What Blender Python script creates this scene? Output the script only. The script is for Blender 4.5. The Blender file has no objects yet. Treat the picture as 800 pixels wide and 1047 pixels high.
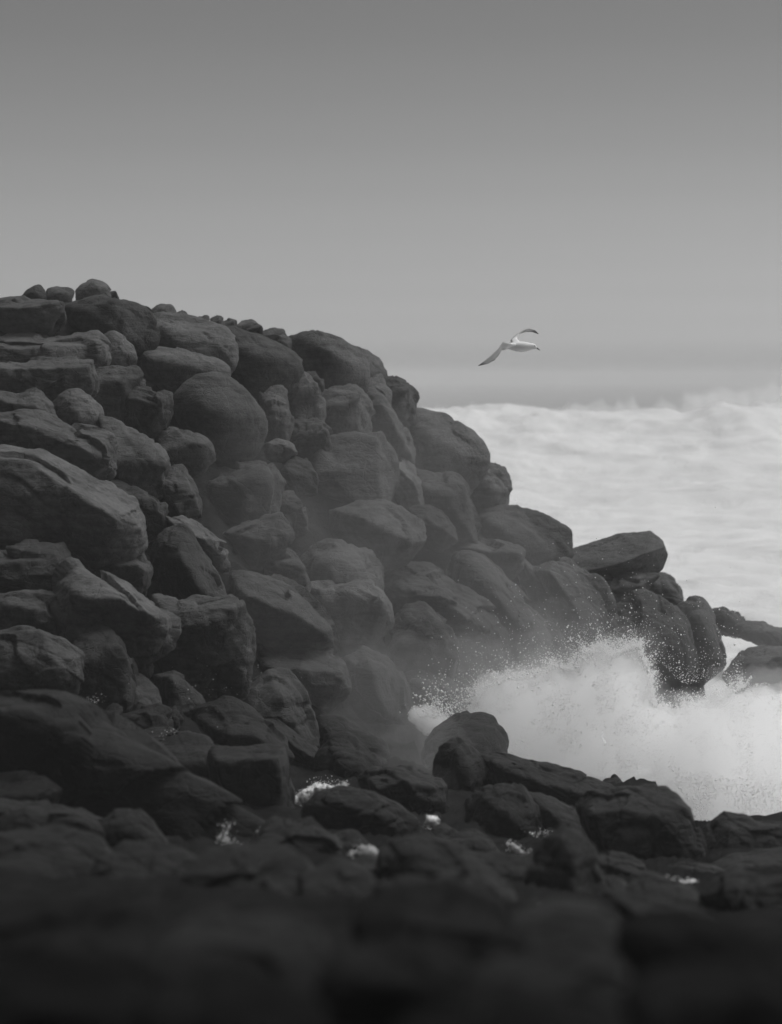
import bpy, bmesh, math, random
import numpy as np
from mathutils import Vector, Matrix

scene = bpy.context.scene
COL = scene.collection
R_ = math.radians

# ------------------------------------------------------------------ camera
FPX = 2400.0                  # focal length in photo pixels (photo 800 x 1047)
CAM = Vector((0.0, 0.0, 6.6))
PITCH = math.atan((523.5 - 385.0) / FPX)
cam_data = bpy.data.cameras.new("camera")
cam_data.sensor_fit = 'VERTICAL'
cam_data.sensor_height = 36.0
cam_data.lens = FPX / 1047.0 * 36.0
cam_data.clip_start = 0.1
cam_data.clip_end = 9000.0
cam_data.dof.use_dof = True
cam_data.dof.focus_distance = 37.0
cam_data.dof.aperture_fstop = 1.05
cam = bpy.data.objects.new("camera", cam_data)
cam.location = CAM
cam.rotation_euler = (math.pi / 2 - PITCH, 0, 0)
COL.objects.link(cam)
scene.camera = cam

RIGHT = np.array((1.0, 0, 0))
UP = np.array((0, math.sin(PITCH), math.cos(PITCH)))
FWD = np.array((0, math.cos(PITCH), -math.sin(PITCH)))
CAMN = np.array(CAM)


def at(px, py, d):
    """the point seen at photo pixel (px, py), d metres along the optical axis"""
    return CAMN + FWD * d + RIGHT * ((px - 400.0) / FPX * d) + UP * ((523.5 - py) / FPX * d)


# ------------------------------------------------------------------ depth of the shore under each pixel
COLS = [
    (-250, [(300, 39), (500, 32), (720, 27), (820, 24), (880, 20), (960, 9), (1047, 5.5), (1200, 3.2)]),
    (30, [(290, 41), (500, 35), (720, 29.5), (860, 22.5), (885, 19), (960, 9), (1047, 5.5), (1200, 3.2)]),
    (190, [(310, 45), (500, 38), (720, 31.5), (800, 27), (870, 22.5), (890, 18), (960, 9), (1047, 5.5), (1200, 3.2)]),
    (350, [(335, 49), (450, 45), (600, 41), (750, 36.5), (790, 32), (875, 22.5), (900, 18), (960, 9), (1047, 5.5), (1200, 3.2)]),
    (500, [(470, 51), (550, 48.5), (660, 45), (720, 41.5), (760, 37.5), (800, 32.5), (880, 23.5), (915, 18), (965, 9), (1047, 5.5), (1200, 3.2)]),
    (600, [(540, 53), (600, 50.5), (690, 47), (790, 35), (820, 31), (885, 23.5), (925, 18), (970, 9), (1047, 5.5), (1200, 3.2)]),
    (700, [(600, 54), (690, 48), (800, 34), (870, 26), (895, 23), (940, 17), (975, 9), (1047, 5.5), (1200, 3.2)]),
    (1000, [(600, 58), (690, 50), (800, 34), (870, 26), (900, 22), (950, 16), (975, 9), (1047, 5.5), (1200, 3.2)]),
]


def depth(px, py):
    cs = COLS
    px = min(max(px, cs[0][0]), cs[-1][0])
    for i in range(len(cs) - 1):
        if px <= cs[i + 1][0]:
            break
    t = (px - cs[i][0]) / (cs[i + 1][0] - cs[i][0])
    v = []
    for c in (cs[i], cs[i + 1]):
        xs = [a for a, b in c[1]]
        ys = [b for a, b in c[1]]
        v.append(float(np.interp(py, xs, ys)))
    return v[0] * (1 - t) + v[1] * t


# ------------------------------------------------------------------ numpy noise
def _hash(ix, iy, iz):
    h = (ix * 374761393 + iy * 668265263 + iz * 2147483647) & 0xFFFFFFFF
    h = ((h ^ (h >> 13)) * 1274126177) & 0xFFFFFFFF
    h = h ^ (h >> 16)
    return (h & 0xFFFFFF).astype(np.float64) / float(0xFFFFFF) * 2 - 1


def vnoise(p):
    i = np.floor(p).astype(np.int64)
    f = p - i
    u = f * f * f * (f * (f * 6 - 15) + 10)
    ix, iy, iz = i[:, 0], i[:, 1], i[:, 2]
    r = 0
    for dx in (0, 1):
        wx = u[:, 0] if dx else 1 - u[:, 0]
        for dy in (0, 1):
            wy = u[:, 1] if dy else 1 - u[:, 1]
            for dz in (0, 1):
                wz = u[:, 2] if dz else 1 - u[:, 2]
                r = r + wx * wy * wz * _hash(ix + dx, iy + dy, iz + dz)
    return r


def fbm(p, octaves=4, gain=0.5):
    a, s, r = 1.0, 1.0, 0
    for k in range(octaves):
        r = r + a * vnoise(p * s + 17.3 * k)
        a *= gain
        s *= 2.03
    return r


# ------------------------------------------------------------------ materials
def mat_new(name):
    m = bpy.data.materials.new(name)
    m.use_nodes = True
    nt = m.node_tree
    return m, nt, nt.nodes["Principled BSDF"]


def node(nt, t, **kw):
    n = nt.nodes.new(t)
    for k, v in kw.items():
        setattr(n, k, v)
    return n


def rock_material(name, lo, hi, rough_lo, rough_hi, bump=0.5, spec=0.5, wetline=None):
    m, nt, b = mat_new(name)
    L = nt.links.new
    tc = node(nt, 'ShaderNodeTexCoord')
    oi = node(nt, 'ShaderNodeObjectInfo')
    add = node(nt, 'ShaderNodeVectorMath', operation='MULTIPLY_ADD')
    rnd = node(nt, 'ShaderNodeVectorMath', operation='SCALE')
    rnd.inputs[0].default_value = (37.0, 91.0, 53.0)
    L(oi.outputs['Random'], rnd.inputs['Scale'])
    add.inputs[1].default_value = (1, 1, 1)
    L(tc.outputs['Object'], add.inputs[0])
    L(rnd.outputs[0], add.inputs[2])

    def noise(scale, detail, rough=0.55, src=None):
        n = node(nt, 'ShaderNodeTexNoise')
        n.inputs['Scale'].default_value = scale
        n.inputs['Detail'].default_value = detail
        n.inputs['Roughness'].default_value = rough
        L((src or add).outputs[0], n.inputs['Vector'])
        return n
    n1 = noise(1.3, 6, 0.62)
    n2 = noise(9.0, 8, 0.7)
    mp = node(nt, 'ShaderNodeMapping')
    mp.inputs['Rotation'].default_value = (0.35, 0.5, 0.2)
    mp.inputs['Scale'].default_value = (0.8, 1.0, 7.0)
    L(add.outputs[0], mp.inputs['Vector'])
    n3 = noise(1.6, 6, 0.6, mp)
    # mottling
    mx = node(nt, 'ShaderNodeMath', operation='MULTIPLY_ADD')
    mx.inputs[1].default_value = 0.55
    L(n2.outputs['Fac'], mx.inputs[0])
    s1 = node(nt, 'ShaderNodeMath', operation='MULTIPLY')
    s1.inputs[1].default_value = 0.75
    L(n1.outputs['Fac'], s1.inputs[0])
    L(s1.outputs[0], mx.inputs[2])
    s3 = node(nt, 'ShaderNodeMath', operation='MULTIPLY_ADD')
    s3.inputs[1].default_value = 0.45
    L(n3.outputs['Fac'], s3.inputs[0])
    L(mx.outputs[0], s3.inputs[2])
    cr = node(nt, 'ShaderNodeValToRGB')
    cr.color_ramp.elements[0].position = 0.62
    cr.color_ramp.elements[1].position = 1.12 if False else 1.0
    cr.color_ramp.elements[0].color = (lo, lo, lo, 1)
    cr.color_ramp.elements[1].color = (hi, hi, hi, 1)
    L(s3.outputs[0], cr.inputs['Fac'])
    mr = node(nt, 'ShaderNodeMapRange')
    mr.inputs['To Min'].default_value = 0.62
    mr.inputs['To Max'].default_value = 1.45
    L(oi.outputs['Random'], mr.inputs['Value'])
    mul = node(nt, 'ShaderNodeMix', data_type='RGBA', blend_type='MULTIPLY')
    mul.inputs['Factor'].default_value = 1.0
    L(cr.outputs['Color'], mul.inputs['A'])
    L(mr.outputs['Result'], mul.inputs['B'])
    L(mul.outputs['Result'], b.inputs['Base Color'])
    rr = node(nt, 'ShaderNodeMapRange')
    rr.inputs['From Min'].default_value = 0.35
    rr.inputs['From Max'].default_value = 0.65
    rr.inputs['To Min'].default_value = rough_lo
    rr.inputs['To Max'].default_value = rough_hi
    L(n1.outputs['Fac'], rr.inputs['Value'])
    L(rr.outputs['Result'], b.inputs['Roughness'])
    b.inputs['Specular IOR Level'].default_value = spec
    # bump: grain, pits, bedding
    vo = node(nt, 'ShaderNodeTexVoronoi', feature='DISTANCE_TO_EDGE')
    vo.inputs['Scale'].default_value = 2.2
    nd = noise(3.0, 5, 0.6)
    wv = node(nt, 'ShaderNodeVectorMath', operation='MULTIPLY_ADD')
    wv.inputs[1].default_value = (0.35, 0.35, 0.35)
    L(nd.outputs['Color'], wv.inputs[0])
    L(add.outputs[0], wv.inputs[2])
    L(wv.outputs[0], vo.inputs['Vector'])
    vr = node(nt, 'ShaderNodeMapRange')
    vr.inputs['From Max'].default_value = 0.035
    vr.inputs['To Min'].default_value = 0.0
    vr.inputs['To Max'].default_value = 1.0
    L(vo.outputs['Distance'], vr.inputs['Value'])
    n4 = noise(16.0, 9, 0.72)
    h1 = node(nt, 'ShaderNodeMath', operation='MULTIPLY_ADD')
    h1.inputs[1].default_value = 0.9
    L(n3.outputs['Fac'], h1.inputs[0])
    L(n4.outputs['Fac'], h1.inputs[2])
    h2 = node(nt, 'ShaderNodeMath', operation='MULTIPLY_ADD')
    h2.inputs[1].default_value = 0.22
    L(vr.outputs['Result'], h2.inputs[0])
    L(h1.outputs[0], h2.inputs[2])
    bp = node(nt, 'ShaderNodeBump')
    bp.inputs['Strength'].default_value = bump
    bp.inputs['Distance'].default_value = 0.06
    L(h2.outputs[0], bp.inputs['Height'])
    L(bp.outputs['Normal'], b.inputs['Normal'])
    return m


M_DRY = rock_material("weathered_rock", 0.022, 0.098, 0.7, 0.95, 0.75, 0.12)
M_WET = rock_material("wet_rock", 0.009, 0.040, 0.36, 0.7, 0.75, 0.24)
M_SOAK = rock_material("soaked_rock", 0.0025, 0.0105, 0.3, 0.6, 0.7, 0.18)

M_BED = rock_material("crevice_shade_bed", 0.006, 0.02, 0.8, 0.95, 0.8, 0.0)  # ground darkened in colour so gaps between rocks read as shaded crevices

M_FOAM, nt, b = mat_new("foam")
b.inputs['Base Color'].default_value = (0.86, 0.86, 0.86, 1)
b.inputs['Roughness'].default_value = 0.8
b.inputs['Subsurface Weight'].default_value = 0.0
n = node(nt, 'ShaderNodeTexNoise')
n.inputs['Scale'].default_value = 17.0
n.inputs['Detail'].default_value = 8
n.inputs['Roughness'].default_value = 0.7
tc = node(nt, 'ShaderNodeTexCoord')
nt.links.new(tc.outputs['Object'], n.inputs['Vector'])
cr = node(nt, 'ShaderNodeValToRGB')
cr.color_ramp.elements[0].position = 0.38
cr.color_ramp.elements[0].color = (0.30, 0.30, 0.30, 1)
cr.color_ramp.elements[1].position = 0.56
cr.color_ramp.elements[1].color = (0.86, 0.86, 0.86, 1)
nt.links.new(n.outputs['Fac'], cr.inputs['Fac'])
nt.links.new(cr.outputs['Color'], b.inputs['Base Color'])
bp = node(nt, 'ShaderNodeBump')
bp.inputs['Strength'].default_value = 0.6
bp.inputs['Distance'].default_value = 0.05
nt.links.new(n.outputs['Fac'], bp.inputs['Height'])
nt.links.new(bp.outputs['Normal'], b.inputs['Normal'])

M_FROTH, nt, b = mat_new("thin_froth")
b.inputs['Base Color'].default_value = (0.22, 0.22, 0.22, 1)
b.inputs['Roughness'].default_value = 0.5
M_DROP, nt, b = mat_new("water_drops")
b.inputs['Base Color'].default_value = (0.85, 0.85, 0.85, 1)
b.inputs['Roughness'].default_value = 0.35


def volume_mat(name, density, color=1.0, aniso=0.0):
    m = bpy.data.materials.new(name)
    m.use_nodes = True
    nt = m.node_tree
    nt.nodes.clear()
    out = nt.nodes.new('ShaderNodeOutputMaterial')
    v = nt.nodes.new('ShaderNodeVolumePrincipled')
    v.inputs['Color'].default_value = (color, color, color, 1)
    v.inputs['Density'].default_value = density
    v.inputs['Anisotropy'].default_value = aniso
    nt.links.new(v.outputs[0], out.inputs['Volume'])
    return m


# ------------------------------------------------------------------ object helpers
def mesh_obj(name, verts, faces, material, parent=None, smooth=True, loc=None):
    me = bpy.data.meshes.new(name)
    verts = np.asarray(verts, dtype=np.float64)
    faces = np.asarray(faces, dtype=np.int32)
    if loc is not None:
        verts = verts - np.asarray(loc)
    k = faces.shape[1]
    me.vertices.add(len(verts))
    me.vertices.foreach_set("co", verts.astype(np.float32).ravel())
    me.loops.add(faces.size)
    me.loops.foreach_set("vertex_index", faces.ravel())
    me.polygons.add(len(faces))
    me.polygons.foreach_set("loop_start", np.arange(0, faces.size, k, dtype=np.int32))
    me.polygons.foreach_set("use_smooth", np.full(len(faces), smooth, dtype=bool))
    me.update(calc_edges=True)
    me.validate()
    me.materials.append(material)
    o = bpy.data.objects.new(name, me)
    if loc is not None:
        o.location = Vector(loc)
    o.parent = parent
    COL.objects.link(o)
    return o


def tag(o, label=None, cat=None, group=None, kind=None):
    for k, v in (("label", label), ("category", cat), ("group", group), ("kind", kind)):
        if v:
            o[k] = v
    return o


_ico = {}


def icosphere(n):
    if n not in _ico:
        bm = bmesh.new()
        bmesh.ops.create_icosphere(bm, subdivisions=n, radius=1.0)
        v = np.array([x.co[:] for x in bm.verts])
        f = np.array([[x.index for x in y.verts] for y in bm.faces])
        bm.free()
        _ico[n] = (v, f)
    return _ico[n]


def hull_planes(pts):
    bm = bmesh.new()
    for p in pts:
        bm.verts.new(p)
    bmesh.ops.convex_hull(bm, input=bm.verts[:])
    bm.normal_update()
    c = np.mean([v.co[:] for v in bm.verts if v.link_faces], axis=0)
    out = []
    hv = np.array([v.co[:] for v in bm.verts if v.link_faces])
    for f in bm.faces:
        nrm = np.array(f.normal)
        d = float(nrm @ (np.array(f.verts[0].co) - c))
        if d < 0:
            nrm, d = -nrm, -d
        for n2, d2 in out:
            if n2 @ nrm > 0.985:
                break
        else:
            out.append((nrm, max(d, 1e-3)))
    bm.free()
    return c, out, hv


def parse(s):
    r = []
    for t in s.split():
        a = [float(x) for x in t.split(',')]
        r.append(a if len(a) == 3 else a + [None])
    return r


SEEDS = [0]


def rock_mesh(poly, ridge, p, d, th_mul=1.0, rough=1.0, strata=0.5, seed=1, chips=5, grow=1.0, frac=1.0, tilt_c=0.48):
    rng = np.random.default_rng(seed)
    poly = parse(poly)
    ridge = parse(ridge) if ridge else []
    if p > 18:
        p *= 2.4
    poly = [[a - 45 if a <= 16 else (a + 30 if 800 <= a < 808 else a), b2, c2] for a, b2, c2 in poly]
    P = np.array([[a, b_] for a, b_, c in poly])
    lo, hi = P.min(0), P.max(0)
    ctr = (lo + hi) / 2
    g0 = 1 + (grow - 1) * min(1.0, 60.0 / max(hi - lo))
    hh = (hi[1] - lo[1]) / 2
    gy = 1 + (grow - 1) * 3.2
    poly = [[ctr[0] + (a - ctr[0]) * g0, ctr[1] + (b2 - ctr[1]) * (g0 if b2 < ctr[1] else min(gy, 1 + 14 / hh) if grow > 1.001 else 1), c2] for a, b2, c2 in poly]
    P = np.array([[a, b2] for a, b2, c2 in poly])
    lo, hi = P.min(0), P.max(0)
    ctr = (lo + hi) / 2
    k = d / FPX
    w, h = (hi - lo) * k
    th = 0.60 * math.sqrt(w * h) * th_mul
    pts = []
    for a, b_, c in poly:
        if c is None:
            t = (b_ - ctr[1]) / max(hi[1] - lo[1], 1) * 2
            c = (0.02 + 0.12 * t) if ridge else (0.08 + tilt_c * t)
        pts.append(((a - ctr[0]) * k, (ctr[1] - b_) * k, c * th))
    if ridge:
        for a, b_, c in ridge:
            pts.append(((a - ctr[0]) * k, (ctr[1] - b_) * k, c * th))
    elif p > 18:
        # a few corners only, so the stone shows broad flat faces: a ridge across the upper part, a knee below it
        g = P.mean(0)
        W2, H2 = (hi - lo)
        tilt = rng.uniform(-.16, .16)
        cand = [(-rng.uniform(.22, .36), -rng.uniform(.02, .22) + tilt), (rng.uniform(.22, .36), -rng.uniform(.02, .22) - tilt),
                (rng.uniform(-.22, .22), rng.uniform(.16, .30))]
        if rng.uniform() < .5:
            cand.append((rng.uniform(-.3, .3), rng.uniform(.05, .35)))
        for fx, fy in cand:
            pts.append(((g[0] + fx * W2 - ctr[0]) * k, (ctr[1] - (g[1] + fy * H2)) * k, th * rng.uniform(0.70, 1.05)))
    else:
        g = P.mean(0)
        for a, b_ in P[int(rng.integers(0, 2))::2]:
            s = rng.uniform(0.40, 0.66)
            pts.append(((g[0] + (a - g[0]) * s - ctr[0]) * k, (ctr[1] - (g[1] + (b_ - g[1]) * s + 0.10 * (hi[1] - lo[1]))) * k,
                        th * rng.uniform(0.6, 1.0)))
    for a, b_ in P:
        pts.append(((a - ctr[0]) * k * 0.7, (ctr[1] - b_) * k * 0.7 - 0.1 * h, -0.95 * th))
    c, planes, hv = hull_planes(pts)
    if ridge:
        chips = min(chips, 1)
    for _ in range(chips):
        nn = rng.normal(size=3) * (0.4, 0.4, 0.1) + np.array((0, 0.15, 0.9))
        nn /= np.linalg.norm(nn)
        sup = ((hv - c) @ nn).max()
        planes.append((nn, sup * rng.uniform(0.86, 0.96)))
    big = max(hi - lo)
    n = 6 if big > 110 else 5 if big > 34 else 4
    dirs, faces = icosphere(n)
    ext = (hv - c)
    # spread the sphere's vertices evenly over a long rock: stretch along the rock's own axes
    u_, s_, vt = np.linalg.svd(ext - ext.mean(0), full_matrices=False)
    s_ = s_ / s_.max()
    s_ = np.clip(s_, 0.3, 1)
    dv = (dirs * s_) @ vt
    dv /= np.linalg.norm(dv, axis=1)[:, None]
    N = np.array([x[0] for x in planes])
    Dd = np.array([x[1] for x in planes])
    q = np.clip(dv @ N.T, 0, None) / Dd
    r = (q ** p).sum(1) ** (-1.0 / p)
    v = dv * r[:, None] + c
    # keep the traced outline's extent
    for ax in (0, 1):
        a0, a1 = v[:, ax].min(), v[:, ax].max()
        b0, b1 = (-w / 2, w / 2) if ax == 0 else (-h / 2, h / 2)
        v[:, ax] = (v[:, ax] - a0) / (a1 - a0) * (b1 - b0) + b0
    # broken faces: piecewise flat fractures with small steps between them
    size = math.sqrt(w * h)
    fr_amt = (1.0 if p > 40 else 0.6 if p > 18 else 0.5) * frac
    K = int(rng.integers(12, 20))
    sd_ = v[rng.integers(0, len(v), K)]
    q2 = v + 0.10 * size * np.stack([vnoise(v / size * 3 + 7.7 * j + seed) for j in range(3)], 1)
    own = np.argmin(((q2[:, None, :] - sd_[None]) ** 2).sum(2), axis=1)
    gk = rng.normal(size=(K, 3)) * 0.17
    ok_ = rng.normal(size=K) * 0.026 * size
    fd = ((v - sd_[own]) * gk[own]).sum(1) + ok_[own]
    fd = np.clip(fd, -0.11 * size, 0.05 * size)
    v = v + dv * (fd * fr_amt)[:, None]
    # weathering
    size = math.sqrt(w * h)
    off = rng.uniform(-50, 50, 3)
    nrm = dv
    q1 = v / size
    disp = 0.022 * fbm(q1 * 1.7 + off, 3) * size
    disp += 0.028 * fbm(v * 3.2 + off, 4, 0.55) * min(1.0, size) * 1.2
    rid = 1 - np.abs(vnoise(v * 2.3 + off + 5))
    disp -= 0.03 * np.clip(rid - 0.86, 0, 1) / 0.14 * min(1.0, size)
    # bedding planes
    bd = np.array((0.25 * rng.normal(), 1.0, 0.35 * rng.normal()))
    ang = rng.normal() * 0.25 - 0.35
    bd = np.array((bd[0] * math.cos(ang) - bd[1] * math.sin(ang), bd[0] * math.sin(ang) + bd[1] * math.cos(ang), bd[2]))
    bd /= np.linalg.norm(bd)
    s = (v @ bd) / (0.20 * size ** 0.6) + 0.7 * vnoise(v * 1.1 + off) + off[0]
    fr = s - np.floor(s)
    lay = _hash(np.floor(s).astype(np.int64), np.full(len(v), seed), np.zeros(len(v), np.int64))
    edge = np.minimum(fr, 1 - fr)
    gate = np.clip(vnoise(v * 0.9 / max(size, .3) * 1.5 + off + 31) * 2 + 0.35, 0, 1)
    disp += strata * gate * (0.022 * lay - 0.035 * np.clip(1 - edge / 0.09, 0, 1)) * size ** 0.7
    v = v + nrm * (disp * rough)[:, None]
    world = CAMN + FWD * d + RIGHT * ((ctr[0] - 400) / FPX * d) + UP * ((523.5 - ctr[1]) / FPX * d)
    W = world + v[:, 0:1] * RIGHT + v[:, 1:2] * UP - v[:, 2:3] * FWD
    return W, faces, ctr


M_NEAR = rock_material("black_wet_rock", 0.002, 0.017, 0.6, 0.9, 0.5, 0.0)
MATS = {'n': M_NEAR, 'd': M_DRY, 'w': M_WET, 's': M_SOAK, 'f': M_FOAM}


def rock(name, label, poly, ridge=None, m='d', p=30, dd=0.0, th=1.0, rough=1.0, strata=0.5, group=None, chips=3, grow=1.07, frac=1.0, tilt=0.48, d=None, cat=None):
    SEEDS[0] += 1
    P = np.array([[a, b_] for a, b_, c in parse(poly)])
    ctr = (P.min(0) + P.max(0)) / 2
    if d is None:
        d = depth(ctr[0], ctr[1] * 0.6 + P[:, 1].max() * 0.4) + dd
    W, F, c = rock_mesh(poly, ridge, p, d, th, rough, strata, SEEDS[0] * 7 + 3, chips, 1.0 if name == 'stone' else grow, frac, tilt)
    loc = W.mean(0)
    loc[2] = W[:, 2].min()
    o = mesh_obj(name, W, F, MATS[m], loc=loc)
    tag(o, label, cat or ('rock' if name != 'boulder' else 'boulder'), group)
    return o


G1 = "stones along the crest of the rock pile"
G2 = "boulders of the rock pile"
G3 = "rocks awash at the foot of the pile"
G4 = "dark rocks in the foreground"
# ---- crest
def c(label, poly, ridge=None, **k):
    q = parse(poly)
    ym = sum(b2 for a, b2, c2 in q) / len(q)
    poly = " ".join("%g,%g" % (a, b2 + (5 if b2 > ym else 0)) for a, b2, c2 in q)
    rock("stone", label, poly, ridge, group=G1, cat="stone", **k)
def b_(label, poly, ridge=None, **k): rock("boulder", label, poly, ridge, group=G2, cat="boulder", **k)
def w_(label, poly, ridge=None, **k): rock("wet_rock", label, poly, ridge, group=G3, cat="rock", **{'m': 's', **k})
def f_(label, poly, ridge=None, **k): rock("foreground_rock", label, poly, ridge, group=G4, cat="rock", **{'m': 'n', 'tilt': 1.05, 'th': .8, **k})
c("small dark rounded stone at the far left end of the crest", "22,300 29,296 34,292 41,290 47,295 49,303 30,306", p=16, dd=1.0)
c("low oval stone on the crest between two rounder stones", "47,295 58,292 70,292 76,298 75,306 60,308 49,305", p=16, dd=1.0)
c("pointed egg shaped stone standing highest on the crest", "77,300 82,290 93,283 103,285 113,294 115,303 100,308 78,307", p=11, dd=.8)
c("pale thin stone leaning behind the highest crest stone", "100,304 112,296 119,299 123,306 112,310", dd=1.3)
c("domed stone resting on the crest above the long grey boulder", "151,318 160,309 168,309 178,314 182,326 170,328 155,326", p=16, dd=.9)
c("pale flat stone right of the domed crest stone", "180,320 186,316 192,319 198,327 186,330", dd=1.2)
c("dark low stone midway along the crest row of small stones", "195,327 203,322 213,322 219,334 205,337 198,334", dd=1.0)
c("tiny dark stone tucked between low crest stones", "215,325 222,321 228,325 229,335 218,337", dd=1.1)
c("pale tiny stone behind the dark wedge on the crest", "226,328 234,324 243,328 241,337 228,337", dd=1.4)
c("pale rounded stone just above the dark wedge on the crest", "238,333 247,327 256,326 264,331 252,340 240,339", dd=1.3)
c("black wedge shaped stone lying on the crest", "238,338 252,331 262,330 269,335 267,342 252,346", m='s', dd=.6)
c("long low pale stone on the crest left of the domed boulder", "264,340 278,336 290,336 298,343 286,350 268,349", dd=1.0)
c("small knobbly stone against the left side of the domed crest boulder", "279,348 290,343 299,347 299,357 286,359", dd=.4)
# ---- upper pile
b_("flat topped grey rock at the left edge just under the crest", "14,306 45,304 60,306 67,316 69,328 50,342 18,342")
b_("broad dark boulder directly below the highest crest stone", "60,312 88,304 122,303 146,309 158,325 161,347 150,360 120,362 85,350 64,338", "122,308,.7 128,345,.9 90,320,.8", p=20, frac=.5)
b_("wide low dark rock under the flat topped rock at the left edge", "12,341 60,337 95,338 109,352 113,372 95,385 60,382 14,378", p=20)
b_("small rounded rock wedged under the broad dark boulder", "102,344 112,340 122,342 136,354 140,367 122,382 106,376", p=16, dd=-.3)
b_("grey hummock rock at the left edge above the dark notch", "10,368 60,366 86,367 92,385 95,402 72,412 45,414 14,408", p=20)
b_("angular block with pale sloping top and black front, left of the smooth arched boulder", "90,385 120,377 140,373 147,380 143,402 132,436 112,438 98,420 93,398", "98,397,.8 126,394,.85 131,386,.5", p=26, dd=-.5, frac=.5)
b_("small square edged block with bright flat top beside the large smooth boulder", "128,404 136,396 158,398 174,403 175,415 170,434 152,444 130,438", "134,408,.85 164,414,.9", p=30, dd=-.9)
b_("rounded pyramid shaped rock below the angular pale topped block", "53,413 65,402 80,398 95,404 104,420 107,440 90,448 65,446 53,428", "75,412,.6 85,430,.95", p=18, dd=-.6)
b_("narrow rock at the left edge beside the rounded pyramid rock", "14,400 32,396 40,400 52,412 55,430 45,442 18,440", "40,420,.9", dd=-.4)
b_("overhanging slab with pale lip and dark underside near the left edge", "10,426 30,425 55,432 90,438 112,443 117,463 116,484 92,496 58,486 14,470", "62,444,.75 75,454,.9 110,462,.9 30,436,.7", p=24, dd=-.8)
b_("smooth pale sloping slab with a sharp lower edge beside the overhanging slab", "102,424 120,431 150,444 166,458 174,472 164,500 138,512 118,492 110,452", "121,473,.9 171,473,.7", p=28, dd=-.4, frac=.4)
b_("cracked round block just left below the large smooth boulder", "158,442 172,436 190,437 205,446 214,456 217,467 208,478 190,484 172,478 162,460", "172,464,.8 207,454,.7", p=26)
b_("arched smooth boulder behind the large smooth boulder", "139,358 160,353 185,357 205,364 228,373 233,384 226,396 205,408 180,416 156,410 146,384", "160,370,.8 205,378,.8", p=11, strata=.2, rough=.8)
b_("large smooth egg shaped boulder, the biggest and roundest of the upper pile", "178,408 186,395 200,384 214,381 227,384 247,399 264,414 272,429 270,443 259,457 252,466 235,470 215,467 197,452 184,432", "205,410,.8 240,425,1.0 225,450,.8", p=10, strata=.15, rough=.75, chips=5, dd=-.8, frac=.1)
b_("long grey boulder sloping down from the crest behind the arched boulder", "150,324 170,319 192,326 222,334 240,345 243,366 232,378 205,370 172,361 152,355", p=16, strata=.3)
b_("broad grey boulder with rounded shoulder left of the domed crest boulder", "220,340 236,336 252,340 280,350 299,360 308,373 302,392 286,404 266,412 248,404 234,386 226,362", "250,360,.8 285,370,.9 260,390,.8", p=11, strata=.3)
b_("domed boulder standing against the sky on the crest", "295,345 311,339 327,338.5 343,344 358,353 371,364 376,378 372,396 355,408 330,404 312,390 299,372", "330,360,.8 352,372,.9", p=10, strata=.2, chips=2, rough=.8)
b_("dark rounded boulder half hidden behind the domed crest boulder", "345,352 368,353 382,360 391,370 394,386 386,404 370,408 355,390", p=11, dd=1.2)
b_("small pitted stone under the domed crest boulder", "312,383 320,379 327,387 331,400 318,406 306,398", dd=-.3)
b_("rough lumpy block on the skyline right of the domed boulder", "383,390 392,383 405,388 412,387 421,393 427,403 426,414 424,428 404,430 392,410", p=18, rough=1.5, dd=.2)
b_("triangular rock between the pale cube and the lumpy skyline block", "360,400 375,388 388,384 397,400 397,416 380,414 366,410", rough=1.2)
b_("pale cube shaped block with pitted top below the domed boulder", "326,403 340,396 357,393 372,405 380,422 378,452 352,456 332,450 329,420", "333,420,.85 356,417,.9 371,409,.6", p=26, rough=1.2)
b_("craggy dark ridge of rock under the lumpy skyline block", "366,414 380,405 393,408 406,424 417,446 424,470 408,474 388,462 372,446", "392,420,.8 408,450,.9", p=22, rough=1.5)
b_("dark upright boulder in shade left of the pale cube block", "296,378 314,386 326,402 331,424 330,446 312,455 298,436 291,406", dd=.4)
b_("narrow tall rounded rock right of the large smooth boulder", "266,402 275,395 287,395 294,403 298,428 296,450 281,458 269,440", p=20)
b_("low dark rounded rock in the hollow above the square block", "294,430 320,426 336,440 340,462 322,470 298,462", p=22, m='w')
b_("long smooth sloping boulder overhanging the surf on the skyline", "412,426 432,420.5 450,427 475,440 492,452 500,463 499.5,475 490,488 478,498 455,494 428,486 412,458", "440,440,.6 470,462,.9 440,470,.9", p=11, strata=.2, chips=3, rough=.7)
b_("big square block with flat face and narrow pale right side", "321,464,.25 327,448,.15 345,446,.15 370,443,.2 390,442,.2 399,456,.1 405,471,.1 406,491,.2 398,513,.5 388,517,.85 360,505,.9 340,502,.9 322,499,.8", "328,452,.3 386,447,.4 389,512,.95 326,496,.95", p=40, strata=.25, rough=.7, dd=-.6, frac=.25)
b_("smooth leaning slab tucked behind the big square block", "398,466 412,464 425,478 430,502 433,520 420,528 406,514 396,490", p=26)
b_("angular boulder with pale sloping top below the long smooth skyline boulder", "424,481 440,480 462,486 475,497 483,511 490,536 491,556 470,560 453,550 438,534 426,512", "456,511,.85 474,499,.6 436,502,.8 480,545,.7", p=26, strata=.3, dd=-.4)
b_("dark lumpy round stone on the skyline under the long smooth boulder", "476,490 490,478 505,476.5 515,482 522,492 522,508 518,520 500,526 484,518 476,505", "500,495,.9", p=15, rough=1.3)
b_("dark boulder with grey upper flank on the skyline above the flat overhanging slab", "486,524 505,518 528,517 545,522 565,533 580,544 584,553 583,566 562,578 530,580 503,570 486,552", "500,535,.8 540,560,.95 532,528,.2", p=18, dd=-.3)
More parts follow.
